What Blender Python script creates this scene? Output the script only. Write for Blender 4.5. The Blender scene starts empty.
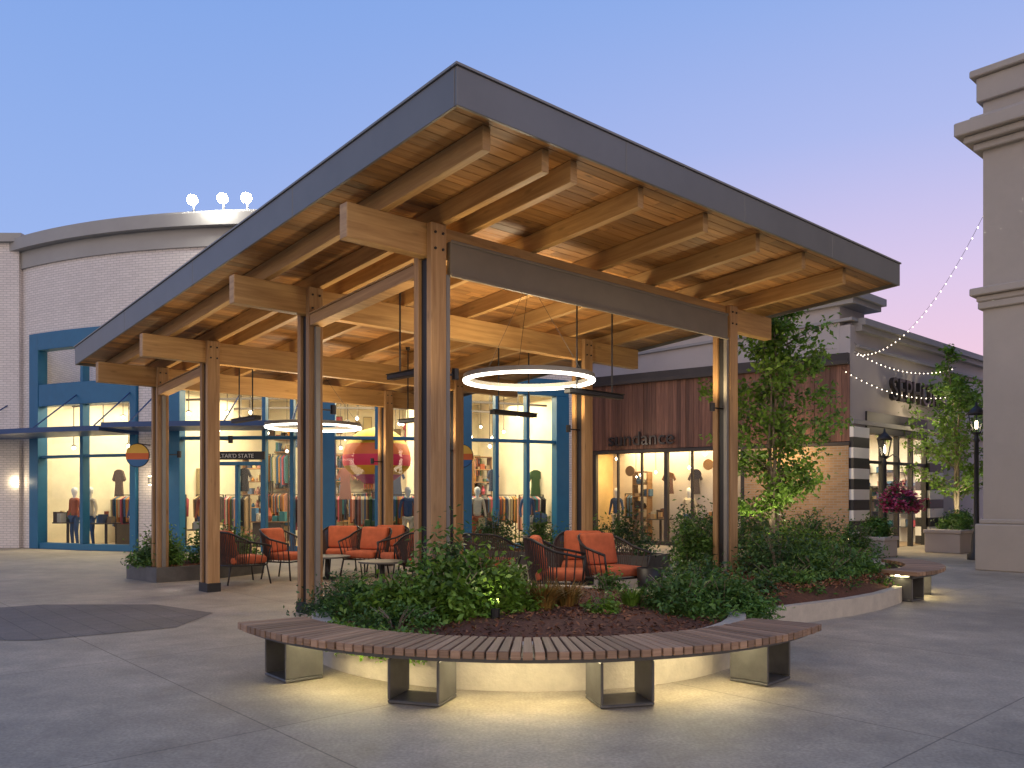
import bpy, math, random
import numpy as np
from mathutils import Vector, Matrix
random.seed(7); RNG=np.random.default_rng(7)
S=bpy.context.scene
D=bpy.data
rad=math.radians

# ------------------------------------------------------------ materials
def newmat(name):
    m=D.materials.new(name); m.use_nodes=True
    nt=m.node_tree; b=nt.nodes['Principled BSDF']
    return m,nt,b
def N(nt,t,**k):
    n=nt.nodes.new(t)
    for a,v in k.items(): setattr(n,a,v)
    return n
def ramp(nt,stops,interp='LINEAR'):
    r=N(nt,'ShaderNodeValToRGB'); cr=r.color_ramp; cr.interpolation=interp
    while len(cr.elements)<len(stops): cr.elements.new(0.5)
    for e,(p,c) in zip(cr.elements,stops):
        e.position=p; e.color=(*c,1)
    return r
def simple(name,col,rough=.6,metal=0,var=.15,scale=3,bump=0.0,bscale=60,spec=.5):
    m,nt,b=newmat(name); L=nt.links
    tc=N(nt,'ShaderNodeTexCoord')
    n=N(nt,'ShaderNodeTexNoise'); n.inputs['Scale'].default_value=scale; n.inputs['Detail'].default_value=6
    n.inputs['Roughness'].default_value=.65
    L.new(tc.outputs['Object'],n.inputs['Vector'])
    r=ramp(nt,[(.3,tuple(c*(1-var) for c in col)),(.7,tuple(min(1,c*(1+var)) for c in col))])
    L.new(n.outputs['Fac'],r.inputs['Fac']); L.new(r.outputs['Color'],b.inputs['Base Color'])
    b.inputs['Roughness'].default_value=rough; b.inputs['Metallic'].default_value=metal
    b.inputs['Specular IOR Level'].default_value=spec
    if bump>0:
        n2=N(nt,'ShaderNodeTexNoise'); n2.inputs['Scale'].default_value=bscale; n2.inputs['Detail'].default_value=4
        L.new(tc.outputs['Object'],n2.inputs['Vector'])
        bp=N(nt,'ShaderNodeBump'); bp.inputs['Strength'].default_value=bump; bp.inputs['Distance'].default_value=.01
        L.new(n2.outputs['Fac'],bp.inputs['Height']); L.new(bp.outputs['Normal'],b.inputs['Normal'])
    return m
def wood(name,c1,c2,rough=.55,var=.35,grain=28,knots=0):
    m,nt,b=newmat(name); L=nt.links
    uv=N(nt,'ShaderNodeUVMap'); uv.uv_map='UVMap'
    g=N(nt,'ShaderNodeNewGeometry')
    sc=N(nt,'ShaderNodeVectorMath',operation='MULTIPLY'); sc.inputs[1].default_value=(1.2,grain,1)
    L.new(uv.outputs['UV'],sc.inputs[0])
    mu=N(nt,'ShaderNodeMath',operation='MULTIPLY'); mu.inputs[1].default_value=137.0
    L.new(g.outputs['Random Per Island'],mu.inputs[0])
    cmb=N(nt,'ShaderNodeCombineXYZ'); L.new(mu.outputs[0],cmb.inputs['X']); L.new(mu.outputs[0],cmb.inputs['Z'])
    ad=N(nt,'ShaderNodeVectorMath',operation='ADD'); L.new(sc.outputs[0],ad.inputs[0]); L.new(cmb.outputs[0],ad.inputs[1])
    n=N(nt,'ShaderNodeTexNoise'); n.inputs['Scale'].default_value=1; n.inputs['Detail'].default_value=7; n.inputs['Roughness'].default_value=.6
    n.inputs['Distortion'].default_value=.6
    L.new(ad.outputs[0],n.inputs['Vector'])
    r=ramp(nt,[(.3,c2),(.5,tuple((a+b_)/2 for a,b_ in zip(c1,c2))),(.68,c1)])
    L.new(n.outputs['Fac'],r.inputs['Fac'])
    mr=N(nt,'ShaderNodeMapRange'); mr.inputs['To Min'].default_value=1-var; mr.inputs['To Max'].default_value=1+var*.6
    L.new(g.outputs['Random Per Island'],mr.inputs['Value'])
    f=mr.outputs[0]
    if knots:
        a2=N(nt,'ShaderNodeVectorMath',operation='MULTIPLY'); a2.inputs[1].default_value=(2.2,7,1); L.new(uv.outputs['UV'],a2.inputs[0])
        a3=N(nt,'ShaderNodeVectorMath',operation='ADD'); L.new(a2.outputs[0],a3.inputs[0]); L.new(cmb.outputs[0],a3.inputs[1])
        v=N(nt,'ShaderNodeTexVoronoi'); v.inputs['Scale'].default_value=1; L.new(a3.outputs[0],v.inputs['Vector'])
        k=N(nt,'ShaderNodeMapRange'); k.inputs['From Min'].default_value=.05; k.inputs['From Max'].default_value=.17; k.inputs['To Min'].default_value=1-knots; k.inputs['To Max'].default_value=1
        L.new(v.outputs['Distance'],k.inputs['Value'])
        mm=N(nt,'ShaderNodeMath',operation='MULTIPLY'); L.new(f,mm.inputs[0]); L.new(k.outputs[0],mm.inputs[1]); f=mm.outputs[0]
    mx=N(nt,'ShaderNodeVectorMath',operation='SCALE'); L.new(r.outputs['Color'],mx.inputs[0]); L.new(f,mx.inputs['Scale'])
    L.new(mx.outputs[0],b.inputs['Base Color'])
    b.inputs['Roughness'].default_value=rough
    bp=N(nt,'ShaderNodeBump'); bp.inputs['Strength'].default_value=.25; bp.inputs['Distance'].default_value=.004
    L.new(n.outputs['Fac'],bp.inputs['Height']); L.new(bp.outputs['Normal'],b.inputs['Normal'])
    return m
def emis(name,col,st,sample=False):
    m,nt,b=newmat(name)
    b.inputs['Base Color'].default_value=(*col,1)
    b.inputs['Emission Color'].default_value=(*col,1); b.inputs['Emission Strength'].default_value=st
    m.cycles.emission_sampling='AUTO' if sample else 'NONE'
    return m
def island(name,cols,rough=.7,transl=0.0,scale_noise=0,interp='CONSTANT'):
    m,nt,b=newmat(name); L=nt.links
    g=N(nt,'ShaderNodeNewGeometry')
    k=len(cols)
    r=ramp(nt,[(i/k if interp=='CONSTANT' else i/max(1,k-1),c) for i,c in enumerate(cols)],interp)
    L.new(g.outputs['Random Per Island'],r.inputs['Fac'])
    out=r.outputs['Color']
    if scale_noise:
        tc=N(nt,'ShaderNodeTexCoord'); n=N(nt,'ShaderNodeTexNoise'); n.inputs['Scale'].default_value=scale_noise
        L.new(tc.outputs['Object'],n.inputs['Vector'])
        mr=N(nt,'ShaderNodeMapRange'); mr.inputs['From Min'].default_value=.35; mr.inputs['From Max'].default_value=.65
        mr.inputs['To Min'].default_value=.6; mr.inputs['To Max'].default_value=1.35
        L.new(n.outputs['Fac'],mr.inputs['Value'])
        mx=N(nt,'ShaderNodeVectorMath',operation='SCALE'); L.new(out,mx.inputs[0]); L.new(mr.outputs[0],mx.inputs['Scale'])
        out=mx.outputs[0]
    L.new(out,b.inputs['Base Color']); b.inputs['Roughness'].default_value=rough
    if transl>0:
        t=N(nt,'ShaderNodeBsdfTranslucent'); L.new(out,t.inputs['Color'])
        ms=N(nt,'ShaderNodeMixShader'); ms.inputs[0].default_value=transl
        L.new(b.outputs[0],ms.inputs[1]); L.new(t.outputs[0],ms.inputs[2])
        L.new(ms.outputs[0],nt.nodes['Material Output'].inputs['Surface'])
    return m
def glassmat(name,refl=.9,tint=(.97,.985,.98)):
    m,nt,b=newmat(name); L=nt.links; nt.nodes.remove(b)
    t=N(nt,'ShaderNodeBsdfTransparent'); t.inputs['Color'].default_value=(*tint,1)
    g=N(nt,'ShaderNodeBsdfGlossy'); g.inputs['Roughness'].default_value=.02; g.inputs['Color'].default_value=(refl,refl,refl,1)
    lw=N(nt,'ShaderNodeLayerWeight'); lw.inputs['Blend'].default_value=.5
    pw=N(nt,'ShaderNodeMath',operation='POWER'); pw.inputs[1].default_value=4; L.new(lw.outputs['Facing'],pw.inputs[0])
    ma=N(nt,'ShaderNodeMath',operation='MULTIPLY_ADD'); ma.inputs[1].default_value=.45; ma.inputs[2].default_value=.03; L.new(pw.outputs[0],ma.inputs[0])
    ms=N(nt,'ShaderNodeMixShader'); L.new(ma.outputs[0],ms.inputs[0]); L.new(t.outputs[0],ms.inputs[1]); L.new(g.outputs[0],ms.inputs[2])
    L.new(ms.outputs[0],nt.nodes['Material Output'].inputs['Surface'])
    return m
def brickmat(name,c1,c2,mortar,w=.21,h=.07,ms=.008,bump=.4,rough=.75):
    m,nt,b=newmat(name); L=nt.links
    uv=N(nt,'ShaderNodeUVMap'); uv.uv_map='UVMap'
    br=N(nt,'ShaderNodeTexBrick'); br.inputs['Scale'].default_value=1
    br.inputs['Color1'].default_value=(*c1,1); br.inputs['Color2'].default_value=(*c2,1); br.inputs['Mortar'].default_value=(*mortar,1)
    br.inputs['Brick Width'].default_value=w; br.inputs['Row Height'].default_value=h; br.inputs['Mortar Size'].default_value=ms
    L.new(uv.outputs['UV'],br.inputs['Vector'])
    n=N(nt,'ShaderNodeTexNoise'); n.inputs['Scale'].default_value=.6; n.inputs['Detail'].default_value=5
    L.new(uv.outputs['UV'],n.inputs['Vector'])
    mr=N(nt,'ShaderNodeMapRange'); mr.inputs['To Min'].default_value=.82; mr.inputs['To Max'].default_value=1.12
    L.new(n.outputs['Fac'],mr.inputs['Value'])
    mx=N(nt,'ShaderNodeVectorMath',operation='SCALE'); L.new(br.outputs['Color'],mx.inputs[0]); L.new(mr.outputs[0],mx.inputs['Scale'])
    L.new(mx.outputs[0],b.inputs['Base Color']); b.inputs['Roughness'].default_value=rough
    inv=N(nt,'ShaderNodeMath',operation='SUBTRACT'); inv.inputs[0].default_value=1; L.new(br.outputs['Fac'],inv.inputs[1])
    bp=N(nt,'ShaderNodeBump'); bp.inputs['Strength'].default_value=bump; bp.inputs['Distance'].default_value=.01
    L.new(inv.outputs[0],bp.inputs['Height']); L.new(bp.outputs['Normal'],b.inputs['Normal'])
    return m

M_beam=wood('glulam_wood',(.52,.32,.125),(.34,.185,.065),.5,.15,18,.3)
M_deck=wood('cedar_deck',(.44,.225,.072),(.23,.102,.030),.5,.45,20,.6)
M_post=wood('post_wood',(.45,.28,.13),(.28,.155,.065),.55,.15,20,.3)
M_slat=wood('bench_slat_wood',(.42,.27,.17),(.24,.145,.085),.6,.4,40)
M_siding=wood('siding_wood',(.24,.115,.075),(.12,.055,.037),.65,.45,24)
M_fascia=simple('fascia_metal',(.17,.168,.16),.42,.3,.08,1.2)
M_dark=simple('dark_metal',(.035,.035,.038),.45,.5,.1,4)
M_steel=simple('bench_steel',(.12,.118,.115),.45,.4,.2,6)
M_screen=simple('screen_housing',(.19,.165,.13),.55,.1,.1,2)
M_greymetal=simple('grey_metal',(.24,.23,.21),.5,.4,.08,2)
M_conc=simple('planter_concrete',(.50,.45,.36),.8,0,.12,6,.4,40)
M_stucco=simple('stucco',(.44,.385,.32),.85,0,.06,1.2,.4,120)
M_stucco2=simple('stucco_grey',(.54,.48,.44),.85,0,.07,.8,.4,120)
M_cornice=simple('cornice_grey',(.38,.36,.34),.7,0,.06,1)
M_cap=simple('parapet_metal',(.34,.335,.32),.55,.1,.06,1)
M_blue=simple('blue_paint',(.015,.13,.26),.42,.1,.08,3)
M_bluedk=simple('blue_canopy',(.02,.06,.17),.42,.2,.08,3)
M_white=simple('white_paint',(.78,.77,.74),.6,0,.04,2)
M_black=simple('black_paint',(.02,.02,.022),.5,0,.1,2)
M_letter=simple('sign_letters',(.05,.045,.045),.4,.5,.1,2)
M_brickw=brickmat('white_brick',(.78,.73,.70),(.70,.655,.625),(.50,.48,.46))
M_brickt=brickmat('tan_brick',(.50,.31,.16),(.38,.23,.11),(.4,.35,.28))
M_glass=glassmat('shop_glass')
M_intwall=simple('interior_wall',(.74,.67,.50),.8,0,.14,1)
M_intfloor=simple('interior_floor',(.35,.25,.15),.4,0,.1,2)
M_intwarm=simple('interior_warm_wall',(.62,.44,.21),.8,0,.2,1)
M_shelfwood=wood('shelf_wood',(.32,.18,.08),(.2,.1,.045))
M_intdark=simple('interior_dark',(.06,.05,.045),.7,0,.15,2)
M_merch=island('merchandise',[(.03,.05,.1),(.42,.40,.36),(.28,.07,.03),(.03,.15,.18),(.5,.4,.22),(.10,.06,.05),(.05,.11,.05),(.40,.2,.16),(.10,.15,.26),(.02,.02,.025),(.5,.22,.04),(.06,.04,.04),(.04,.12,.24),(.45,.08,.12),(.2,.14,.08)],.8)
M_merch2=island('home_goods',[(.14,.06,.025),(.5,.26,.08),(.05,.03,.02),(.45,.30,.15),(.25,.15,.08),(.5,.45,.32),(.03,.02,.02),(.07,.14,.24)],.7)
M_cushion=simple('orange_fabric',(.46,.115,.05),.9,0,.18,8,.5,300)
M_rope=simple('dark_rope',(.06,.04,.035),.8,0,.2,30)
M_bulb=emis('warm_bulb',(1,.82,.55),16)
M_ring=emis('ring_led',(1,.92,.78),6)
M_strip=emis('bench_led',(1,.84,.48),62,True)
M_flood=emis('flood_lamp',(1,.97,.9),200)
M_fairy=emis('fairy_bulb',(1,.85,.65),5)
M_sconce=emis('sconce_glow',(1,.8,.5),14)
M_bark=simple('bark',(.24,.19,.14),.9,0,.3,12,.6,40)
M_leaf=island('leaf_green',[(.05,.125,.025),(.08,.18,.035),(.115,.24,.045),(.17,.30,.06)],.5,.3,2.5,'LINEAR')
M_leafd=island('leaf_dark',[(.032,.08,.03),(.05,.12,.037),(.07,.16,.045),(.11,.20,.06)],.5,.25,2.5,'LINEAR')
M_leafl=island('leaf_lime',[(.10,.20,.025),(.16,.30,.035),(.23,.38,.06)],.5,.3,3,'LINEAR')
M_grassr=island('leaf_bronze',[(.30,.14,.03),(.20,.16,.04),(.4,.22,.05),(.10,.13,.03)],.6,.3,4,'LINEAR')
M_pink=island('petal_pink',[(.5,.05,.16),(.65,.16,.32),(.35,.03,.10),(.07,.13,.04)],.6,.3,0)
M_chip=island('mulch_chips',[(.16,.06,.028),(.25,.10,.045),(.33,.15,.07),(.08,.04,.022)],.9)
M_mulch=simple('mulch',(.14,.06,.033),.95,0,.4,25,1,60)

def ground_mat(name,c,joint=True,cell=3.0):
    m,nt,b=newmat(name); L=nt.links
    tc=N(nt,'ShaderNodeTexCoord')
    mp=N(nt,'ShaderNodeMapping'); mp.inputs['Rotation'].default_value=(0,0,rad(-42)); mp.inputs['Location'].default_value=(.6,1.0,0)
    L.new(tc.outputs['Object'],mp.inputs['Vector'])
    n1=N(nt,'ShaderNodeTexNoise'); n1.inputs['Scale'].default_value=.35; n1.inputs['Detail'].default_value=8; n1.inputs['Roughness'].default_value=.7
    n2=N(nt,'ShaderNodeTexNoise'); n2.inputs['Scale'].default_value=45; n2.inputs['Detail'].default_value=5
    n3=N(nt,'ShaderNodeTexNoise'); n3.inputs['Scale'].default_value=2.2; n3.inputs['Detail'].default_value=8; n3.inputs['Roughness'].default_value=.75
    for n in (n1,n2,n3): L.new(tc.outputs['Object'],n.inputs['Vector'])
    def mr(src,a,b_,lo=.3,hi=.7):
        q=N(nt,'ShaderNodeMapRange'); q.inputs['From Min'].default_value=lo; q.inputs['From Max'].default_value=hi
        q.inputs['To Min'].default_value=a; q.inputs['To Max'].default_value=b_; L.new(src,q.inputs['Value']); return q.outputs[0]
    def mul(a,b_):
        q=N(nt,'ShaderNodeMath',operation='MULTIPLY'); L.new(a,q.inputs[0]); L.new(b_,q.inputs[1]); return q.outputs[0]
    f=mul(mul(mr(n1.outputs['Fac'],.62,1.28),mr(n2.outputs['Fac'],.80,1.18)),mr(n3.outputs['Fac'],.70,1.22))
    v=N(nt,'ShaderNodeTexVoronoi'); v.inputs['Scale'].default_value=1.7; L.new(tc.outputs['Object'],v.inputs['Vector'])
    f=mul(f,mr(v.outputs['Distance'],.75,1.0,.012,.04))
    br=N(nt,'ShaderNodeTexBrick'); br.offset=0; br.inputs['Scale'].default_value=1
    br.inputs['Color1'].default_value=(1,1,1,1); br.inputs['Color2'].default_value=(.9,.9,.9,1); br.inputs['Mortar'].default_value=(.5,.5,.5,1)
    br.inputs['Brick Width'].default_value=cell; br.inputs['Row Height'].default_value=cell; br.inputs['Mortar Size'].default_value=.006
    L.new(mp.outputs[0],br.inputs['Vector'])
    sc=N(nt,'ShaderNodeVectorMath',operation='SCALE'); L.new(br.outputs['Color'],sc.inputs[0]); L.new(f,sc.inputs['Scale'])
    m2=N(nt,'ShaderNodeVectorMath',operation='MULTIPLY'); m2.inputs[1].default_value=c; L.new(sc.outputs[0],m2.inputs[0])
    L.new(m2.outputs[0],b.inputs['Base Color'])
    rr=mr(n3.outputs['Fac'],.5,.75); L.new(rr,b.inputs['Roughness'])
    bp=N(nt,'ShaderNodeBump'); bp.inputs['Strength'].default_value=.25; bp.inputs['Distance'].default_value=.006
    L.new(n2.outputs['Fac'],bp.inputs['Height']); L.new(bp.outputs['Normal'],b.inputs['Normal'])
    return m
M_ground=ground_mat('concrete_paving',(.415,.355,.262))
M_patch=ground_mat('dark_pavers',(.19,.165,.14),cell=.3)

# ------------------------------------------------------------ mesh builder
class MB:
    def __init__(s,fn=None): s.v=[];s.f=[];s.uv=[];s.fn=fn
    def _p(s,p): return tuple(s.fn(*p)) if s.fn else tuple(p)
    def box(s,x0,x1,y0,y1,z0,z1,seg=1,grain=False):
        base=len(s.v); loc=[]
        for i in range(seg+1):
            x=x0+(x1-x0)*i/seg
            for (y,z) in ((y0,z0),(y1,z0),(y1,z1),(y0,z1)):
                loc.append((x,y,z)); s.v.append(s._p((x,y,z)))
        dims=(x1-x0,y1-y0,z1-z0); lng=max(range(3),key=lambda i:abs(dims[i]))
        def face(idx,nax):
            ax=[a for a in range(3) if a!=nax]
            if grain and lng in ax: ax=[lng]+[a for a in ax if a!=lng]
            s.f.append([base+i for i in idx]); s.uv.append([(loc[i][ax[0]],loc[i][ax[1]]) for i in idx])
        for i in range(seg):
            a=i*4;b=a+4
            face([a,b,b+3,a+3],1); face([a+1,a+2,b+2,b+1],1)
            face([a,a+1,b+1,b],2); face([a+3,b+3,b+2,a+2],2)
        face([0,3,2,1],0); e=seg*4; face([e,e+1,e+2,e+3],0)
        return s
    def cyl(s,p0,p1,r0,r1=None,n=8,cap=True):
        r1=r0 if r1 is None else r1
        p0=Vector(p0);p1=Vector(p1); d=(p1-p0); L=d.length; d.normalize()
        a=Vector((0,0,1)) if abs(d.z)<.9 else Vector((1,0,0))
        e1=d.cross(a).normalized(); e2=d.cross(e1)
        base=len(s.v)
        for (p,r) in ((p0,r0),(p1,r1)):
            for k in range(n):
                t=2*math.pi*k/n; s.v.append(s._p(p+e1*math.cos(t)*r+e2*math.sin(t)*r))
        for k in range(n):
            k2=(k+1)%n
            s.f.append([base+k,base+k2,base+n+k2,base+n+k]); s.uv.append([(0,k*.05),(0,k*.05+.05),(L,k*.05+.05),(L,k*.05)])
        if cap:
            s.f.append([base+k for k in range(n)][::-1]); s.uv.append([(0,0)]*n)
            s.f.append([base+n+k for k in range(n)]); s.uv.append([(0,0)]*n)
        return s
    def tube(s,pts,r,n=6,closed=False):
        pts=[Vector(p) for p in pts]; base=len(s.v); m=len(pts)
        rs=r if isinstance(r,(list,tuple)) else [r]*m
        for i,p in enumerate(pts):
            if closed: d=pts[(i+1)%m]-pts[i-1]
            else: d=pts[min(i+1,m-1)]-pts[max(i-1,0)]
            d.normalize(); a=Vector((0,0,1)) if abs(d.z)<.95 else Vector((1,0,0))
            e1=d.cross(a).normalized(); e2=d.cross(e1)
            for k in range(n):
                t=2*math.pi*k/n; s.v.append(s._p(p+e1*math.cos(t)*rs[i]+e2*math.sin(t)*rs[i]))
        for i in range(m if closed else m-1):
            j=(i+1)%m
            for k in range(n):
                k2=(k+1)%n
                s.f.append([base+i*n+k,base+j*n+k,base+j*n+k2,base+i*n+k2]); s.uv.append([(i*.1,k*.03),(i*.1+.1,k*.03),(i*.1+.1,k*.03+.03),(i*.1,k*.03+.03)])
        if not closed:
            s.f.append([base+k for k in range(n)]); s.uv.append([(0,0)]*n)
            s.f.append([base+(m-1)*n+k for k in range(n)][::-1]); s.uv.append([(0,0)]*n)
        return s
    def lathe(s,prof,c,n=16):
        base=len(s.v); m=len(prof)
        for (r,z) in prof:
            for k in range(n):
                t=2*math.pi*k/n; s.v.append(s._p((c[0]+r*math.cos(t),c[1]+r*math.sin(t),c[2]+z)))
        for i in range(m-1):
            for k in range(n):
                k2=(k+1)%n
                s.f.append([base+i*n+k,base+i*n+k2,base+(i+1)*n+k2,base+(i+1)*n+k]); s.uv.append([(k*.1,i*.1),(k*.1+.1,i*.1),(k*.1+.1,i*.1+.1),(k*.1,i*.1+.1)])
        return s
    def prism(s,poly,z0,z1):
        base=len(s.v); n=len(poly)
        for z in (z0,z1):
            for (x,y) in poly: s.v.append(s._p((x,y,z)))
        l=0
        for i in range(n):
            j=(i+1)%n; dl=math.dist(poly[i],poly[j])
            s.f.append([base+i,base+j,base+n+j,base+n+i]); s.uv.append([(l,z0),(l+dl,z0),(l+dl,z1),(l,z1)]); l+=dl
        s.f.append([base+n+i for i in range(n)]); s.uv.append([poly[i] for i in range(n)])
        s.f.append([base+i for i in range(n)][::-1]); s.uv.append([poly[i] for i in range(n)][::-1])
        return s
    def arc(s,c,r0,r1,a0,a1,z0,z1,n=1,rgrain=False):
        """annular block; angles in deg from -Y axis toward +X"""
        P=lambda r,a:(c[0]+r*math.sin(rad(a)),c[1]-r*math.cos(rad(a)))
        base=len(s.v)
        for i in range(n+1):
            a=a0+(a1-a0)*i/n
            for (r,z) in ((r0,z0),(r1,z0),(r1,z1),(r0,z1)):
                x,y=P(r,a); s.v.append(s._p((x,y,z)))
        def fc(idx,uv): s.f.append([base+i for i in idx]); s.uv.append(uv)
        for i in range(n):
            a=i*4;b=a+4; l0=rad(a0+(a1-a0)*i/n)*r1; l1=rad(a0+(a1-a0)*(i+1)/n)*r1
            fc([a+1,b+1,b+2,a+2],[(l0,z0),(l1,z0),(l1,z1),(l0,z1)]); fc([a,a+3,b+3,b],[(l0,z0),(l0,z1),(l1,z1),(l1,z0)])
            fc([a+3,a+2,b+2,b+3],[(r0,l0),(r1,l0),(r1,l1),(r0,l1)]); fc([a,b,b+1,a+1],[(r0,l0),(r0,l1),(r1,l1),(r1,l0)])
        fc([0,1,2,3],[(r0,z0),(r1,z0),(r1,z1),(r0,z1)]); e=n*4; fc([e,e+3,e+2,e+1],[(r0,z0),(r0,z1),(r1,z1),(r1,z0)])
        return s
    def obj(s,name,mat,parent=None,smooth=False,bevel=0,coll=None):
        me=D.meshes.new(name); me.from_pydata(s.v,[],s.f)
        ul=me.uv_layers.new(name='UVMap'); flat=[c for f in s.uv for uv in f for c in uv]
        ul.data.foreach_set('uv',flat)
        me.materials.append(mat)
        if smooth: me.polygons.foreach_set('use_smooth',[True]*len(me.polygons))
        me.update()
        o=D.objects.new(name,me); S.collection.objects.link(o)
        if parent: o.parent=parent
        if bevel:
            b=o.modifiers.new('b','BEVEL'); b.width=bevel; b.segments=1; b.limit_method='ANGLE'
        return o
def empty(name,loc=(0,0,0),rz=0,parent=None):
    e=D.objects.new(name,None); S.collection.objects.link(e); e.location=loc; e.rotation_euler=(0,0,rz)
    if parent: e.parent=parent
    return e
def light(name,typ,loc,energy,col,parent=None,rot=(0,0,0),**k):
    l=D.lights.new(name,typ); l.energy=energy; l.color=col
    for a,v in k.items(): setattr(l,a,v)
    o=D.objects.new(name,l); S.collection.objects.link(o); o.location=loc; o.rotation_euler=rot
    if parent: o.parent=parent
    return o
def text(name,body,size,mat,parent,loc,rot,ext=.03):
    c=D.curves.new(name,'FONT'); c.body=body; c.size=size; c.extrude=ext; c.align_x='CENTER'; c.materials.append(mat)
    o=D.objects.new(name,c); S.collection.objects.link(o); o.parent=parent; o.location=loc; o.rotation_euler=rot
    return o

# ------------------------------------------------------------ foliage
def leafmesh(name,pts,size,mat,parent,aspect=.5,upbias=.5,droop=0):
    n=len(pts); P=np.asarray(pts,float)
    nrm=RNG.normal(size=(n,3)); nrm[:,2]=np.abs(nrm[:,2])+upbias; nrm/=np.linalg.norm(nrm,axis=1)[:,None]
    t=RNG.normal(size=(n,3)); t[:,2]-=droop; t-=nrm*(t*nrm).sum(1)[:,None]; t/=np.linalg.norm(t,axis=1)[:,None]
    b=np.cross(nrm,t); sz=size*RNG.uniform(.6,1.25,n)[:,None]
    V=np.empty((n,4,3)); V[:,0]=P; V[:,2]=P+t*sz; mid=P+t*sz*.45+nrm*sz*.1
    V[:,1]=mid+b*sz*aspect*.5; V[:,3]=mid-b*sz*aspect*.5
    me=D.meshes.new(name); me.vertices.add(n*4); me.vertices.foreach_set('co',V.reshape(-1))
    me.loops.add(n*4); me.loops.foreach_set('vertex_index',np.arange(n*4,dtype=np.int32))
    me.polygons.add(n); me.polygons.foreach_set('loop_start',np.arange(0,n*4,4,dtype=np.int32)); me.polygons.foreach_set('loop_total',np.full(n,4,dtype=np.int32))
    me.materials.append(mat); me.update(calc_edges=True)
    o=D.objects.new(name,me); S.collection.objects.link(o); o.parent=parent
    return o
def clumps(n,c,r,k,spread=.22,low=-.1):
    c=np.array(c);r=np.array(r)
    d=RNG.normal(size=(k,3)); d/=np.linalg.norm(d,axis=1)[:,None]; d[:,2]=np.abs(d[:,2])*1.0+low
    cc=d*RNG.uniform(.45,.92,(k,1))
    w=RNG.integers(0,k,n)
    p=cc[w]+RNG.normal(size=(n,3))*spread*RNG.uniform(.5,1.1,(k,1))[w]
    p=p*r+c; p=p[p[:,2]>c[2]-.02*1]
    return p
def shrub(name,loc,r,n,size,mat,k=22,aspect=.5,spread=.22,stems=True,up=.5):
    e=empty(name,loc)
    leafmesh('leaves',clumps(n,(0,0,0),r,k,spread),size,mat,e,aspect,up)
    if stems:
        mb=MB()
        for i in range(9):
            a=random.uniform(0,6.28); q=random.uniform(.3,.8)
            mb.tube([(0.03*math.cos(a),.03*math.sin(a),-.03),(r[0]*q*.4*math.cos(a),r[1]*q*.4*math.sin(a),r[2]*.45),(r[0]*q*math.cos(a),r[1]*q*math.sin(a),r[2]*.85)],[.008,.006,.003],4)
        mb.obj('stems',M_bark,e)
    return e
def grass(name,loc,r,h,n,mat,w=.008):
    e=empty(name,loc); mb=MB()
    for i in range(n):
        a=random.uniform(0,6.28); q=random.random()**.5*r*.4; hh=h*random.uniform(.6,1.1); o=random.uniform(.3,1)*r
        x,y=q*math.cos(a),q*math.sin(a); ca,sa=math.cos(a),math.sin(a)
        b=len(mb.v); pts=[(x,y,0),(x+ca*o*.3,y+sa*o*.3,hh*.6),(x+ca*o,y+sa*o,hh*random.uniform(.75,1))]
        for j,p in enumerate(pts):
            ww=w*(1,.8,.15)[j]; mb.v+=[(p[0]-sa*ww,p[1]+ca*ww,p[2]),(p[0]+sa*ww,p[1]-ca*ww,p[2])]
        for j in range(2):
            mb.f.append([b+j*2,b+j*2+1,b+j*2+3,b+j*2+2]); mb.uv.append([(0,0)]*4)
    mb.obj('blades',mat,e); return e
def tree(name,loc,h,cr,nleaf,size,mat,stems=3,base=.25,seed=1):
    rr=random.Random(seed); e=empty(name,loc); mb=MB(); pts=[]
    for s in range(stems):
        a0=rr.uniform(0,6.28); lean=cr*.4*rr.uniform(.4,1); H=h*rr.uniform(.82,1.0) if s else h
        path=[]
        for i in range(9):
            f=i/8; path.append(Vector((math.cos(a0)*lean*f+rr.uniform(-.05,.05)*f*2+.05*math.cos(a0),math.sin(a0)*lean*f+rr.uniform(-.05,.05)*f*2+.05*math.sin(a0),H*f)))
        R=.018*h*.5
        mb.tube(path,[R*(1-.9*i/8) for i in range(9)],7)
        nb=17
        for b in range(nb):
            f=base+(1-base)*(b+.5)/nb; i=min(7,int(f*8)); p=path[i].lerp(path[i+1],f*8-i)
            a=rr.uniform(0,6.28); env=math.sin(math.pi*min(1,(f-base)/(1-base)*.85+.18))
            L=cr*env*rr.uniform(.55,1.1)+.12
            q=[p]; d=Vector((math.cos(a),math.sin(a),.75))
            for j in range(1,5):
                q.append(p+Vector((d.x*L*j/4,d.y*L*j/4,d.z*L*.6*(j/4)**.8))+Vector((rr.uniform(-.04,.04),rr.uniform(-.04,.04),rr.uniform(-.03,.03))))
            mb.tube(q,[R*.28*(1-.2*j) for j in range(5)],4)
            for j in (1,2,3,4):
                pts.append(q[j])
                for k in range(2):
                    a2=rr.uniform(0,6.28); l2=L*.3*rr.uniform(.5,1)
                    tip=q[j]+Vector((math.cos(a2)*l2,math.sin(a2)*l2,rr.uniform(-.1,.6)*l2)); mb.tube([q[j],tip],[R*.1,R*.05],3); pts.append(tip); pts.append((tip+q[j])/2)
    mb.obj('trunk_and_branches',M_bark,e,True)
    P=np.array([tuple(p) for p in pts]); w=RNG.integers(0,len(P),nleaf)
    L=P[w]+RNG.normal(size=(nleaf,3))*np.array([.07,.07,.06])
    leafmesh('leaves',L,size,mat,e,.55,.2,.4)
    return e

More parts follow.
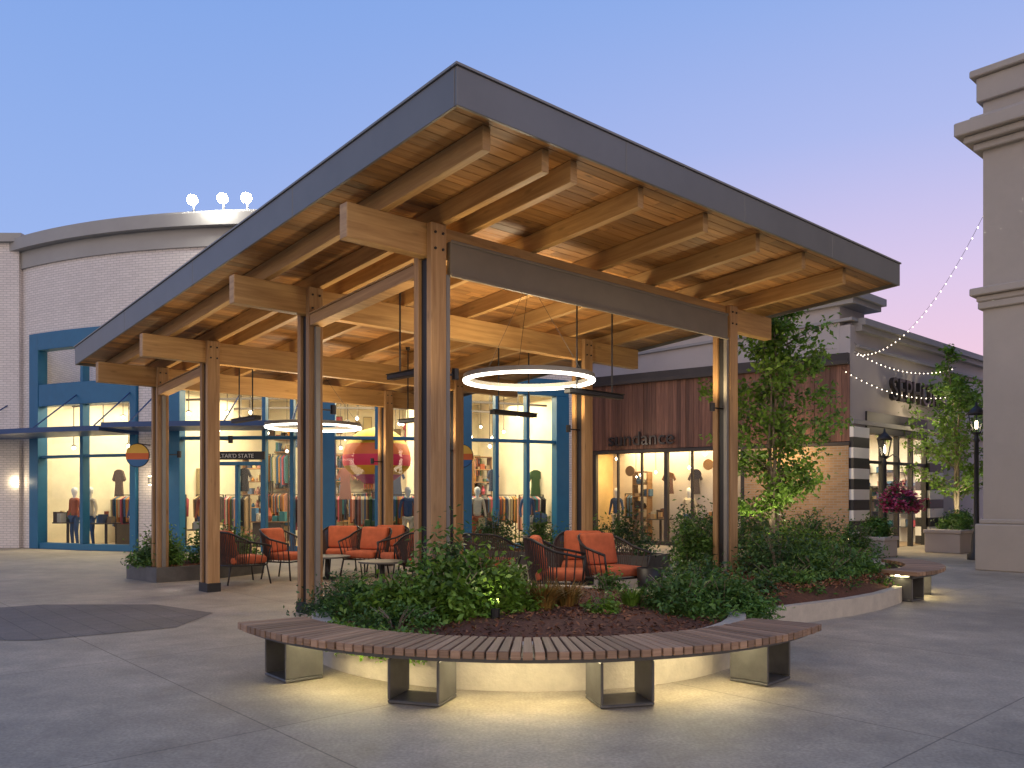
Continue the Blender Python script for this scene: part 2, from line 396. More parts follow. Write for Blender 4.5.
# ------------------------------------------------------------ ground
g=MB(); g.v=[(-700,-700,0),(700,-700,0),(700,900,0),(-700,900,0)]; g.f=[[0,1,2,3]]; g.uv=[[(0,0)]*4]
g.obj('ground',M_ground)
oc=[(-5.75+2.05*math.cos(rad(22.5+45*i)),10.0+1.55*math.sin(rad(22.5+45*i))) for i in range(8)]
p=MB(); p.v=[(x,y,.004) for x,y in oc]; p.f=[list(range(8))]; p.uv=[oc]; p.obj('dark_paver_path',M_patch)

# ------------------------------------------------------------ pavilion
AX,AY=-.872,8.72; TH=math.atan2(.671,.741); SL=.069
pav=empty('timber_pavilion',(AX,AY,0),TH)
slope=lambda x,y,z:(x,y,z-SL*y)
T=dict(A=0.0,B=2.61,C=5.88,D=8.13)
RS=dict(A=5.54,B=5.17,C=4.96,D=4.80)
beams=MB(slope)
for k,t in T.items():
    fn=lambda x,y,z,t=t:(x,y,z-SL*t)
    beams.fn=fn; beams.box(-1.05,6.75 if k=='A' else 6.6,t-.07,t+.07,4.03,4.375,grain=True)
beams.obj('main_beams',M_beam,pav,bevel=.006)
raf=MB(slope)
for s in (.09,.47,1.47,2.62,3.71,4.82,5.95,-.62):
    t0=-1.66
    raf.box(s-.045,s+.045,t0,9.05,4.375,4.585,grain=True)
raf.obj('rafters',M_beam,pav,bevel=.005)
deck=MB(slope); t=-1.82
while t<9.25:
    cuts=[-1.08,random.uniform(1.2,2.6),random.uniform(4,5.5),7.31]
    for a,b in zip(cuts[:-1],cuts[1:]): deck.box(a+.001,b-.001,t,t+.131,4.587,4.625,grain=True)
    t+=.1345
deck.obj('soffit_planks',M_deck,pav,bevel=.004)
rf=MB(slope)
rf.box(-1.08,7.31,-1.82,9.27,4.628,4.80)
rf.obj('roof_slab',M_dark,pav)
fa=MB(slope)
x0,x1,y0,y1=-1.1,7.335,-1.85,9.3
def fseg(a0,a1,horizontal,pos):
    n=4
    for i in range(n):
        p0=a0+(a1-a0)*i/n+.002; p1=a0+(a1-a0)*(i+1)/n-.002
        if horizontal: fa.box(p0,p1,pos,pos+.028,4.535,4.855)
        else: fa.box(pos,pos+.028,p0,p1,4.535,4.855)
fseg(x0,x1,True,y0); fseg(x0,x1,True,y1-.028); fseg(y0+.03,y1-.03,False,x0); fseg(y0+.03,y1-.03,False,x1-.028)
fa.obj('fascia',M_fascia,pav,bevel=.004)
cap=MB(slope); cap.box(x0-.015,x1+.015,y0-.015,y0+.06,4.858,4.878); cap.box(x0-.015,x1+.015,y1-.06,y1+.015,4.858,4.878)
cap.box(x0-.015,x0+.06,y0+.065,y1-.065,4.858,4.878); cap.box(x1-.06,x1+.015,y0+.065,y1-.065,4.858,4.878)
cap.box(x0+.065,x1-.065,y0+.065,y1-.065,4.80,4.83)
cap.obj('roof_edge_cap',M_greymetal,pav)
posts=MB(); steel=MB()
def column(s,t,w=.085):
    zt=4.375-SL*t-.002
    posts.box(s-.1,s+.1,t-.072-w,t-.072,.12,zt,grain=True); posts.box(s-.1,s+.1,t+.072,t+.072+w,.12,zt,grain=True)
    steel.box(s-.06,s+.06,t-.069,t+.069,.0,zt-.36)
    steel.box(s-.11,s+.11,t-.17,t+.17,.0,.14)
    for q in (-1,1):
        for z in (zt-.1,zt-.27): 
            for ds in (-.05,.05): steel.cyl((s+ds,t+q*(.072+w),z),(s+ds,t+q*(.072+w+.015),z),.014,n=6)
for k,t in T.items(): column(0,t); column(RS[k],t)
posts.obj('timber_posts',M_post,pav,bevel=.006)
steel.obj('steel_cores',M_dark,pav)
sc=MB()
sc.box(.16,5.38,-.15,-.085,3.86,4.22); sc.box(.16,5.38,-.175,-.155,3.84,3.875)
sc.box(.16,5.38,-.165,-.155,4.20,4.235)
sc.obj('roll_screen_housing',M_screen,pav,bevel=.006)
sc=MB()
def rolls(s,ta,tb):
    sc.fn=slope; sc.box(s-.09,s+.09,ta+.16,tb-.16,3.86,4.0); sc.box(s-.11,s+.11,ta+.16,tb-.16,4.003,4.02); sc.fn=None
rolls(0,0,2.61); rolls(0,5.88,8.13)
sc.obj('side_valances',M_post,pav,bevel=.006)
gd=MB()
gd.box(.115,.165,-.135,-.08,.12,3.86); gd.box(5.375,5.425,-.135,-.08,.12,3.86); gd.box(5.655,5.70,-.06,.0,.12,3.9)
gd.box(-.03,.03,.17,.215,.12,3.84); gd.box(-.03,.03,2.395,2.44,.12,3.68); gd.box(-.03,.03,6.05,6.09,.12,3.45); gd.box(-.03,.03,7.92,7.96,.12,3.3)
gd.obj('screen_guides',M_greymetal,pav)

def pv(s,t): return (AX+.7413*s-.6712*t,AY+.6712*s+.7413*t)
def ring(X,Y,Z,R,ztop,p=75):
    e=empty('ring_pendant_light',(X,Y,Z))
    h=MB(); h.arc((0,0),R-.03,R+.03,0,360,0.0,.085,64); h.obj('housing',M_greymetal,e)
    l=MB(); l.arc((0,0),R-.028,R+.028,0,360,-.008,-.002,64); l.arc((0,0),R-.038,R-.032,0,360,.008,.03,64); l.arc((0,0),R+.032,R+.036,0,360,.005,.022,64); l.obj('led_ring',M_ring,e)
    c=MB()
    for a in (20,140,260):
        c.cyl((R*math.cos(rad(a)),R*math.sin(rad(a)),.07),(R*.1*math.cos(rad(a)),R*.1*math.sin(rad(a)),ztop-Z),.003,n=4)
    c.cyl((0,0,ztop-Z-.05),(0,0,ztop-Z+.1),.06,n=12); c.obj('cables',M_dark,e)
    light('ring_glow','POINT',(0,0,-.1),p,(1,.85,.6),e,shadow_soft_size=.5)
ring(.23,11.1,3.06,.86,4.3,110)
ring(-3.75,15.5,2.80,.86,3.95)
def heater(s,t,z,L=.95,rz=0,gap=.55):
    x,y=pv(s,t); zt=4.58-SL*t
    e=empty('infrared_heater',(x,y,z),TH+rz)
    m=MB(); m.box(-L/2,L/2,-.06,.06,0,.06); m.box(-L/2-.01,L/2+.01,-.075,.075,.062,.075); m.obj('heater_body',M_dark,e,bevel=.008)
    r=MB()
    for q in (-gap/2,gap/2): r.cyl((q,0,.06),(q,0,zt-z),.013,n=6); r.cyl((q,0,zt-z-.06),(q,0,zt-z),.04,n=8)
    r.obj('drop_rods',M_dark,e)
heater(.9,1.6,3.05,1.0,rad(90))
heater(3.6,.9,2.95,1.15,0,.75)
heater(1.1,7.0,2.85,1.0,rad(90)); heater(3.4,5.0,2.85,1.0,rad(90)); heater(4.3,3.4,2.9,1.0,0,.7)
up=MB(); WARM=(1,.72,.36)
for (s,t) in ((.0,.0),(0,2.61),(0,5.88),(0,8.13),(5.54,0),(5.17,2.61),(4.96,5.88),(4.8,8.13)):
    z=2.9-SL*t; q=.34 if s<1 else -.34
    up.cyl((s+q,t,z-.12),(s+q,t,z),.04,n=8); up.box(min(s,s+q)+.0,max(s,s+q),t-.01,t+.01,z-.08,z-.06)
    light('post_uplight','SPOT',(s+q,t,z+.03),62,WARM,pav,(math.pi,0,0),spot_size=rad(150),spot_blend=1,shadow_soft_size=.16)
up.obj('uplight_fixtures',M_dark,pav)
for (s,t) in ((2.7,1.3),(2.6,4.2),(2.6,7)):
    light('beam_uplight','SPOT',(s,t,2.9-SL*t),80,WARM,pav,(math.pi,0,0),spot_size=rad(160),spot_blend=1,shadow_soft_size=.2)
for (s,t) in ((-.5,-.6),(2.6,-.75),(6.1,-.3),(-.55,4.2)):
    light('overhang_uplight','SPOT',(s,t,2.4),32,WARM,pav,(math.pi,0,0),spot_size=rad(150),spot_blend=1,shadow_soft_size=.2)

# ------------------------------------------------------------ benches + planters
def bench(c,ro,ri,a0,a1,legs,led=True):
    e=empty('curved_bench',(c[0],c[1],0))
    sl=MB(); pitch=.083/ro*180/math.pi; a=a0
    while a<a1-pitch*.5:
        d=.006*random.uniform(-1,1)
        sl.arc((0,0),ri+d,ro+d,a,a+pitch*.82,.395,.452+random.uniform(-.002,.002))
        a+=pitch
    sl.obj('seat_slats',M_slat,e,bevel=.004)
    st=MB(); n=36
    st.arc((0,0),ri+.06,ri+.11,a0+1,a1-1,.355,.392,n); st.arc((0,0),ro-.14,ro-.09,a0+1,a1-1,.355,.392,n); st.arc((0,0),ri+.12,ro-.15,a0+1,a1-1,.386,.392,n); st.obj('seat_frame',M_steel,e)
    lg=MB(); w=.205
    for la in legs:
        ca,sa=math.sin(rad(la)),-math.cos(rad(la)); R0=ri+.06; R1=ro-.2
        def fn(x,y,z): return (ca*y-sa*x, sa*y+ca*x, z)
        lg.fn=fn
        lg.box(-w,w,R0,R1,0.004,.028); lg.box(-w,w,R0,R1,.33,.354)
        lg.box(-w,-w+.022,R0,R1,.03,.328); lg.box(w-.022,w,R0,R1,.03,.328)
    lg.obj('box_legs',M_steel,e,bevel=.006)
    if led:
        l=MB(); l.arc((0,0),(ri+ro)/2-.1,(ri+ro)/2-.07,a0+2,a1-2,.372,.38,n); l.obj('led_strip',M_strip,e)
    return e
C0=(.16,8.5)
bench(C0,2.95,2.36,-56.5,54,(-50,-18.5,14,46.5))
C1=(4.25,13.6)
bench(C1,2.6,2.05,32,100,(42,68,94))

def planter(name,poly,h,thick=.15,mound=.08,chips=3000,mat=None):
    e=empty(name)
    w=MB(); n=len(poly)
    cx=sum(p[0] for p in poly)/n; cy=sum(p[1] for p in poly)/n
    area=sum(poly[i][0]*poly[(i+1)%n][1]-poly[(i+1)%n][0]*poly[i][1] for i in range(n))/2
    inner=[]
    for i in range(n):
        p0=Vector(poly[i-1]);p1=Vector(poly[i]);p2=Vector(poly[(i+1)%n])
        d=((p1-p0).normalized()+(p2-p1).normalized()).normalized(); nn=Vector((-d.y,d.x))*(1 if area>0 else -1)
        inner.append(tuple(p1+nn*thick))
    for i in range(n):
        w.v+=[(*poly[i],0),(*poly[i],h),(*inner[i],h),(*inner[i],0)]
    for i in range(n):
        a=i*4; c=((i+1)%n)*4
        for q in range(3): w.f.append([a+q,c+q,c+q+1,a+q+1]); w.uv.append([(0,0)]*4)
    w.obj('concrete_curb',mat or M_conc,e)
    m=MB(); m.v=[(*p,h-.05) for p in inner]+[((p[0]*.7+cx*.3),(p[1]*.7+cy*.3),h-.05+mound) for p in inner]+[(cx,cy,h-.05+mound*1.2)]
    for i in range(n):
        j=(i+1)%n; m.f.append([i,j,n+j,n+i]); m.f.append([n+i,n+j,2*n]); m.uv+= [[(0,0)]*4,[(0,0)]*3]
    m.obj('mulch_bed',M_mulch,e,True)
    xs=[p[0] for p in inner]; ys=[p[1] for p in inner]; pts=[]
    def inside(x,y):
        c=False
        for i in range(n):
            x1_,y1_=inner[i];x2_,y2_=inner[i-1]
            if (y1_>y)!=(y2_>y) and x<(x2_-x1_)*(y-y1_)/(y2_-y1_)+x1_: c=not c
        return c
    while len(pts)<chips:
        x=random.uniform(min(xs),max(xs)); y=random.uniform(min(ys),max(ys))
        if inside(x,y):
            dd=math.dist((x,y),(cx,cy))/max(.1,max(math.dist(p,(cx,cy)) for p in inner))
            pts.append((x,y,h-.045+mound*max(0,min(1,(1-dd)*2.5))+random.uniform(0,.02)))
    leafmesh('mulch_chips',pts,.06,M_chip,e,.35,1.2)
    return e
circ=[(C0[0]+2.18*math.cos(a),C0[1]+2.18*math.sin(a)) for a in np.linspace(0,2*math.pi,49)[:-1]]
planter('round_planter',circ,.36,.16,.1,7000)
pr=[(2.35,9.0),(2.9,9.35),(3.6,9.85),(4.3,10.35),(4.9,10.9),(5.5,11.6),(5.95,12.4),(6.15,13.4),(6.1,14.8),(5.6,16.2),(4.6,16.9),(3.6,16.4),(3.0,15.2),(2.7,13.8),(2.6,12.4),(2.25,11.2),(2.0,10.2)]
planter('garden_planter',pr,.22,.12,.2,9000)
planter('side_planter',[(-7.1,15.1),(-6.2,14.3),(-5.4,15.1),(-4.9,16.2),(-5.6,17.0),(-6.6,16.6)],.26,.12,.05,400,M_steel)
planter('back_planter',[(-1.0,17.6),(2.6,15.8),(3.2,16.6),(-.4,18.6)],.36,.12,.05,500,M_steel)

shrub('boxwood_shrub',(-.95,7.75,.33),(.5,.42,.50),5200,.075,M_leafl,30,.5)
shrub('boxwood_shrub',(-.60,7.5,.33),(.42,.36,.58),5200,.075,M_leafl,30,.5)
shrub('boxwood_shrub',(-.22,7.8,.33),(.46,.4,.74),6000,.075,M_leafl,30,.5)
shrub('boxwood_shrub',(-.62,8.0,.33),(.42,.4,.84),4400,.075,M_leaf,26,.5)
shrub('groundcover_shrub',(-1.45,7.9,.33),(.52,.45,.42),4200,.05,M_leaf,28,.4)
shrub('groundcover_shrub',(-1.78,8.3,.33),(.38,.35,.38),2800,.05,M_leafd,20,.4)
shrub('groundcover_shrub',(-1.0,7.15,.33),(.55,.3,.24),1700,.05,M_leaf,16,.4)
shrub('laurel_shrub',(1.68,8.05,.33),(.5,.45,.46),4600,.07,M_leaf,28,.38)
shrub('laurel_shrub',(2.15,8.35,.30),(.48,.4,.44),4000,.07,M_leaf,24,.38)
shrub('laurel_shrub',(2.1,8.9,.33),(.45,.4,.5),3000,.07,M_leafd,20,.38)
shrub('low_shrub',(.85,7.75,.35),(.17,.17,.30),900,.055,M_leafl,10,.5)
shrub('low_shrub',(1.15,9.7,.35),(.25,.25,.3),900,.055,M_leaf,10,.5)
grass('bronze_grass',(.30,7.9,.36),.24,.36,320,M_grassr)
grass('bronze_grass',(.55,8.15,.38),.22,.30,240,M_grassr)
grass('bronze_grass',(-.05,9.2,.4),.25,.35,200,M_leafl)
grass('bronze_grass',(1.2,8.2,.4),.2,.22,160,M_leafl)
e=empty('trailing_groundcover',(0,0,0)); P=[]
for i in range(2600):
    a=rad(random.uniform(-52,-22)); r=random.gauss(2.22,.06); P.append((C0[0]+r*math.sin(a),C0[1]-r*math.cos(a),random.uniform(.2,.42)))
leafmesh('leaves',P,.045,M_leafl,e,.6)
for (x,y,z,rx,rz,n,mt) in ((3.0,10.1,.25,.35,.26,1200,M_leafd),(3.6,10.9,.25,.5,.42,2400,M_leaf),(4.3,11.4,.25,.55,.5,3200,M_leaf),(4.9,12.1,.25,.6,.6,3200,M_leaf),(3.9,12.0,.3,.7,.78,3600,M_leafd),(5.3,13.0,.25,.55,.5,2400,M_leaf),(5.5,14.2,.25,.6,.65,2400,M_leafl),(4.5,13.3,.3,.7,.95,3400,M_leafl),(2.75,12.6,.3,.4,.8,2600,M_leaf),(3.0,13.6,.3,.5,1.0,3000,M_leafd),(3.5,14.6,.3,.6,1.1,3000,M_leaf),(4.6,15.4,.3,.8,1.3,3600,M_leaf),(5.6,15.3,.3,.6,1.1,2400,M_leaf),(2.5,10.8,.25,.3,.35,1000,M_leaf)):
    shrub('garden_shrub',(x,y,z),(rx,rx,rz),n,.075,mt,20,.45)
for (x,y,z,rx,rz,n,mt) in ((-6.5,15.0,.25,.5,.7,2600,M_leaf),(-5.7,15.6,.25,.6,.75,2800,M_leaf),(-6.7,15.9,.25,.5,.6,1600,M_leafl),(-5.3,16.3,.25,.45,.6,1600,M_leaf),(-.4,18.0,.33,.5,1.0,2200,M_leafd),(.6,17.5,.33,.5,.7,1800,M_leaf),(1.6,17.0,.33,.6,.75,1800,M_leaf),(2.4,16.5,.33,.5,.9,1800,M_leafd)):
    shrub('garden_shrub',(x,y,z),(rx,rx,rz),n,.085,mt,18,.45)
tree('birch_tree',(4.6,14.5,.35),4.9,1.05,8500,.11,M_leafl,4,.16,3)
tree('birch_tree',(13.05,24.0,.3),5.5,1.75,5200,.14,M_leafl,4,.22,5)
for (x,y,z,p) in ((4.3,13.9,.6,70),(5.7,13.9,.7,50),(-.15,7.35,.5,9),(12.7,23.5,.7,80)):
    e=empty('landscape_uplight',(x,y,z)); m=MB(); m.cyl((0,0,-.25),(0,0,0),.035,.045,n=10); m.obj('fixture',M_dark,e)
    light('garden_spot','SPOT',(0,0,.03),p,(1,.88,.55),e,(math.pi,0,0),spot_size=rad(120),spot_blend=.8,shadow_soft_size=.05)

# ------------------------------------------------------------ patio furniture
def chair_meshes():
    fr=MB(); rope=MB(); R=.36
    def pth(z,k=1.0,fwd=.30):
        pts=[(-R*k,-fwd,z)]
        for i in range(13):
            a=math.pi*(1-i/12); pts.append((R*k*math.cos(a),.05+.36*k*math.sin(a),z))
        pts.append((R*k,-fwd,z)); return pts
    top=[(x,y,.60+.22*max(0,min(1,(y+.1)/.45))) for x,y,z in pth(0,1.08,.30)]
    bot=pth(.30,.86,.27)
    fr.tube(top,.017,6); fr.tube(bot,.014,6); fr.tube([bot[0],bot[-1]],.013,6)
    for i in (0,-1): fr.tube([top[i],bot[i]],.013,6)
    for i in (0,-1): fr.tube([bot[i],(bot[i][0]*1.12,bot[i][1]-.05,0)],.014,6)
    for i in (4,10): fr.tube([bot[i],(bot[i][0]*1.1,bot[i][1]+.06,0)],.014,6)
    def lerp(path,f):
        q=f*(len(path)-1); i=min(len(path)-2,int(q)); return Vector(path[i]).lerp(Vector(path[i+1]),q-i)
    for i in range(46):
        f=i/45; rope.tube([lerp(bot,f),lerp(top,f)],.0085,4)
    seat=MB(); seat.box(-.28,.28,-.30,.28,.32,.44)
    back=MB(lambda x,y,z:(x,y+.25*(z-.44),z)); back.box(-.26,.26,.14,.27,.445,.84)
    return fr,rope,seat,back
fr,rope,seat,back=chair_meshes()
proto={}
def chair(x,y,rz,cush=True,sc=1.0):
    e=empty('lounge_chair',(x,y,0),rz); e.scale=(sc,)*3
    if not proto:
        proto['frame']=fr.obj('frame',M_dark,e,True).data; proto['woven_rope']=rope.obj('woven_rope',M_rope,e).data
        for nm,mb in (('seat_cushion',seat),('back_cushion',back)):
            o=mb.obj(nm,M_cushion,e,True)
            b=o.modifiers.new('b','BEVEL'); b.width=.045; b.segments=3; b.limit_method='NONE'; proto[nm]=o.data
        return e
    for nm,me in proto.items():
        if not cush and 'cushion' in nm and nm!='seat_cushion': continue
        o=D.objects.new(nm,me); S.collection.objects.link(o); o.parent=e
        if 'cushion' in nm:
            b=o.modifiers.new('b','BEVEL'); b.width=.045; b.segments=3; b.limit_method='NONE'
    return e
chair(.66,11.3,rad(85),sc=1.15)
chair(1.45,11.9,rad(35),sc=1.15); chair(1.1,12.75,rad(-5),sc=1.15)
chair(-.35,13.6,rad(150),False,1.1)
chair(-4.7,14.3,rad(130),sc=1.1); chair(-4.15,15.1,rad(70),sc=1.1); chair(-3.35,16.2,rad(10),sc=1.1)
chair(-2.75,15.6,rad(-20),sc=1.1); chair(-2.0,15.0,rad(-60),sc=1.1); chair(-2.5,16.6,rad(0),sc=1.1); chair(-1.55,14.2,rad(-160),sc=1.1)
def table(x,y,r,h):
    e=empty('coffee_table',(x,y,0)); m=MB(); m.cyl((0,0,h-.03),(0,0,h),r,n=32); m.obj('table_top',M_steel,e,bevel=.005)
    m=MB(); m.lathe([(r*.55,0),(r*.5,.02),(.05,.04),(.04,h-.06),(r*.4,h-.03)],(0,0,0),20); m.obj('pedestal',M_dark,e,True)
table(.2,12.7,.4,.42); table(-3.4,15.1,.42,.42); table(-2.2,13.9,.4,.42)
e=empty('dark_planter_pot',(1.95,11.6,0)); m=MB(); m.lathe([(.0,.0),(.15,0),(.19,.5),(.17,.5),(.16,.42),(0,.42)],(0,0,0),24); m.obj('pot',M_dark,e,True)
e=empty('trash_receptacle',(-1.35,13.9,0)); m=MB(); m.lathe([(0,0),(.2,0),(.22,.6),(.19,.62),(.0,.63)],(0,0,0),24); m.obj('body',M_steel,e,True)

# ------------------------------------------------------------ curved white store (left)
store=empty('white_brick_store')
CX,CY,RR=-6.2,38.0,16.0
arcf=lambda w,d,z:(CX+(RR+d)*math.sin(w/RR),CY-(RR+d)*math.cos(w/RR),z)
wl=MB(arcf)
def seg(a,b): return max(1,int(abs(b-a)/.5))
def wbox(mb,w0,w1,d0,d1,z0,z1,**k): mb.box(w0,w1,d0,d1,z0,z1,seg=seg(w0,w1),**k)
TOP=8.75; WE=9.0
wbox(wl,-9.2,-8.26,-.35,0,0,TOP); wbox(wl,-4.1,-3.2,-.35,0,0,TOP); wbox(wl,-8.26,-4.1,-.35,0,6.27,TOP)
wbox(wl,-3.2,8.2,-.35,0,4.92,TOP); wbox(wl,8.2,WE,-.35,0,0,TOP)
wl.box(WE-.3,WE,-9,-.353,0,TOP)
wl.obj('brick_wall',M_brickw,store)
cp=MB(arcf); wbox(cp,-9.6,WE,-.5,.28,TOP+.003,TOP+.33); wbox(cp,-9.55,WE,-.45,.16,TOP+.335,TOP+.42); wbox(cp,-9.2,WE,.005,.06,TOP-.5,TOP-.003)
cp.obj('parapet_cap',M_cap,store)
nb=MB(); nb.box(-24,-14.55,24.2,30,0,9.0); nb.obj('neighbour_wing',M_brickw,store)
nb=MB(); nb.box(-24,-14.4,24.05,30,9.003,9.25); nb.obj('neighbour_cap',M_cap,store)
bl=MB(arcf)
w0,w1=-8.24,-4.12
wbox(bl,w0,w0+.42,-.2,.1,0,6.25); wbox(bl,w1-.2,w1,-.2,.1,0,6.25); wbox(bl,w0+.425,w1-.205,-.2,.1,5.75,6.25)
wbox(bl,w0+.425,w1-.205,-.2,.08,4.12,4.75); wbox(bl,w0+.425,w1-.205,-.2,.06,0,.18)
for w in (-6.05,): wbox(bl,w-.06,w+.06,-.19,.06,.183,4.117); wbox(bl,w-.05,w+.05,-.19,.05,4.753,5.747)
wbox(bl,w0+.425,w1-.205,-.17,.03,2.62,2.70)
wbox(bl,-3.18,8.18,-.2,.08,4.42,4.9); wbox(bl,-3.18,8.18,-.17,.04,3.05,3.14); wbox(bl,-3.18,-1.95,-.2,.05,0,.18); wbox(bl,-.45,8.18,-.2,.05,0,.18)
big=[(-3.18,-2.78),(1.05,1.45),(3.7,4.35),(4.9,5.15),(7.75,8.18)]
for a,b in big: wbox(bl,a,b,-.2,.1,.183,4.417)
for w in (-1.95,-.45,.3,2.55,5.9,6.85): wbox(bl,w-.05,w+.05,-.19,.06,.0,4.417)
for w in (-1.9,-1.2,-.5): wbox(bl,w-.045,w+.045,-.15,.02,.02,2.35)
wbox(bl,-1.9,-.5,-.15,.03,2.353,2.45); 
bl.obj('blue_storefront_frames',M_blue,store,bevel=.01)
gl=MB(arcf)
def gsheet(mb,a,b,d,z0,z1):
    n=seg(a,b)
    for i in range(n):
        p=a+(b-a)*i/n;q=a+(b-a)*(i+1)/n; k=len(mb.v)
        mb.v+=[arcf(p,d,z0),arcf(q,d,z0),arcf(q,d,z1),arcf(p,d,z1)]; mb.f.append([k,k+1,k+2,k+3]); mb.uv.append([(0,0)]*4)
gsheet(gl,w0+.3,w1-.1,-.12,.1,6.0); gsheet(gl,-3.1,8.1,-.12,.05,4.6); gl.obj('glass',M_glass,store)
dh=MB(arcf); wbox(dh,-2.0,-.4,.07,.12,2.5,2.72); dh.obj('door_header_panel',M_dark,store)
text('sign','ALTAR\'D STATE',.15,M_white,store,arcf(-1.2,.16,2.55),(rad(90),0,rad(-4)),.005)
cn=MB(arcf); wbox(cn,-9.9,-4.0,.11,1.6,3.20,3.33); wbox(cn,-3.95,.9,.11,1.6,3.28,3.41)
for w in (-9.0,-6.2,-4.3,-3.4,-1,.6): cn.tube([(w,1.4,3.35),(w,.05,4.4)],.02,5)
cn.obj('blue_canopies',M_bluedk,store)
it=MB(arcf); wbox(it,-8.9,8.6,-6.4,-6.2,0,4.8); it.box(-8.9,-8.8,-6.2,-.4,0,4.8); it.box(8.5,8.6,-6.2,-.4,0,4.8); it.box(-3.75,-3.65,-6.2,-.4,0,4.8)
wbox(it,-3.6,8.6,-6.4,-.36,4.803,4.9); wbox(it,-8.9,-3.65,-6.4,-.36,6.3,6.4); wbox(it,-8.9,-3.65,-6.4,-6.2,4.803,6.3)
for w in (-.2,4.0): it.box(w-.2,w+.2,-4.2,-3.8,.02,4.8)
it.obj('interior_walls',M_intwall,store)
fl=MB(arcf); wbox(fl,-8.8,8.5,-6.2,-.2,.005,.02); fl.obj('interior_floor',M_intfloor,store)
mr=MB(arcf); fx=MB(arcf); bulbs=MB(arcf); shw=MB(arcf)
def rack(w,d,n,z=1.45,L=1.2):
    fx.box(w-L/2,w+L/2,d-.012,d+.012,z,z+.025); fx.box(w-L/2,w-L/2+.025,d-.02,d+.02,.02,z); fx.box(w+L/2-.025,w+L/2,d-.02,d+.02,.02,z)
    hb=random.uniform(.6,1.0)
    for i in range(n):
        if random.random()<.1: continue
        x=w-L/2+.05+(L-.1)*i/n; hh=hb+random.uniform(-.15,.15); t_=L/n*.8; wd=random.uniform(.18,.25)
        b=len(mr.v)
        for (dd,zz) in ((-.05,z-.03),(.05,z-.03),(wd,z-.12),(wd*.9,z-hh),(-wd*.9,z-hh),(-wd,z-.12)):
            for xx in (x,x+t_): mr.v.append(mr.fn(xx,d+dd,zz))
        for q in range(6):
            a=b+q*2; c=b+((q+1)%6)*2; mr.f.append([a,a+1,c+1,c]); mr.uv.append([(0,0)]*4)
        mr.f.append([b+q*2 for q in range(6)]); mr.uv.append([(0,0)]*6); mr.f.append([b+q*2+1 for q in range(6)][::-1]); mr.uv.append([(0,0)]*6)
def outfit(w,d,z):
    """front-facing hung garment: flared torso with sleeves"""
    pts=[(-.07,0),(-.2,-.05),(-.33,-.32),(-.25,-.38),(-.17,-.2),(-.16,-.45),(-.22,-.95),(.22,-.95),(.16,-.45),(.17,-.2),(.25,-.38),(.33,-.32),(.2,-.05),(.07,0)]
    k=random.uniform(.7,1.0); b=len(mr.v); n=len(pts)
    for dd in (-.03,.03):
        for (x,zz) in pts: mr.v.append(mr.fn(w+x*k,d+dd,z+zz*k))
    mr.f.append([b+i for i in range(n)]); mr.uv.append([(0,0)]*n); mr.f.append([b+n+i for i in range(n)][::-1]); mr.uv.append([(0,0)]*n)
    for i in range(n):
        j=(i+1)%n; mr.f.append([b+i,b+j,b+n+j,b+n+i]); mr.uv.append([(0,0)]*4)
def shelf(w,d,L,z0,nz,step,frame=False):
    for k in range(nz):
        z=z0+k*step; shw.box(w-L/2,w+L/2,d-.18,d+.18,z,z+.03)
        x=w-L/2+.05
        while x<w+L/2-.12:
            ww=random.uniform(.06,.22); hh=random.uniform(.08,step*.8)
            if random.random()<.35:
                r=ww*.5; mr.lathe([(0,0),(r*.7,0),(r,hh*.4),(r*.5,hh*.75),(r*.35,hh),(0,hh)],(x+r,d,z+.032),8)
            else: mr.box(x,x+ww,d-.12,d+.12,z+.032,z+.032+hh)
            x+=ww+random.uniform(.015,.08)
    if frame:
        zt=z0+nz*step
        for q in (-L/2,L/2-.03): shw.box(w+q,w+q+.03,d-.183,d+.183,.02,zt)
        shw.box(w-L/2,w+L/2,d-.183,d+.183,zt+.002,zt+.035)
def bust(w,d,zb=.75):
    fx.lathe([(.0,.02),(.3,.02),(.3,.06),(.04,.08),(.04,zb-.04),(.42,zb-.03),(.42,zb),(0,zb)],(w,d,0),14)
    for k in range(9):
        a=random.uniform(0,6.28); r=random.uniform(0,.3); x=w+r*math.cos(a); y=d+r*math.sin(a); s=random.uniform(.04,.1)
        mr.box(x-s,x+s,y-s,y+s,zb+.002,zb+random.uniform(.06,.35))
for w in np.arange(-8.1,8.0,1.05):
    if abs(w+1.2)<.8: continue
    if random.random()<.85: rack(w+random.uniform(-.15,.15),-1.15-random.uniform(0,.5),17,1.55,.95)
    rack(w+random.uniform(-.3,.3),-2.9,16,1.55,1.0); rack(w+.2,-5.7,18,1.65,1.0)
    if random.random()<.8: rack(w+.2,-5.8,16,2.95,.95)
for w in np.arange(-7.9,8,.55):
    r_=random.random()
    if r_<.45: outfit(w,-6.1,random.choice((3.3,4.1,3.7)))
    elif r_<.8:
        a_=random.uniform(.15,.26); z_=random.uniform(3.2,3.9); fx.box(w-a_-.02,w+a_+.02,-6.19,-6.15,z_-.02,z_+a_*2.4+.02); mr.box(w-a_,w+a_,-6.145,-6.13,z_,z_+a_*2.4)
for w in np.arange(-7.7,8,1.7):
    if abs(w+1.2)<.7: continue
    bust(w,-.75,random.choice((.6,.75,.9))); outfit(w+.7,-2.0,2.35)
for w in (-7.0,-5.3,.9,5.3,7.3,-2.9): shelf(w,-4.3,.9,.3,6,.42,True)
for w in np.arange(-7.4,8,2.4): shelf(w,-6.0,.9,.5,8,.42)
for w in (-1.2,3.0,6.4,-6.9): shelf(w,-2.3,1.2,.75,1,.5); fx.box(w-.5,w+.5,-2.45,-2.15,.02,.74)
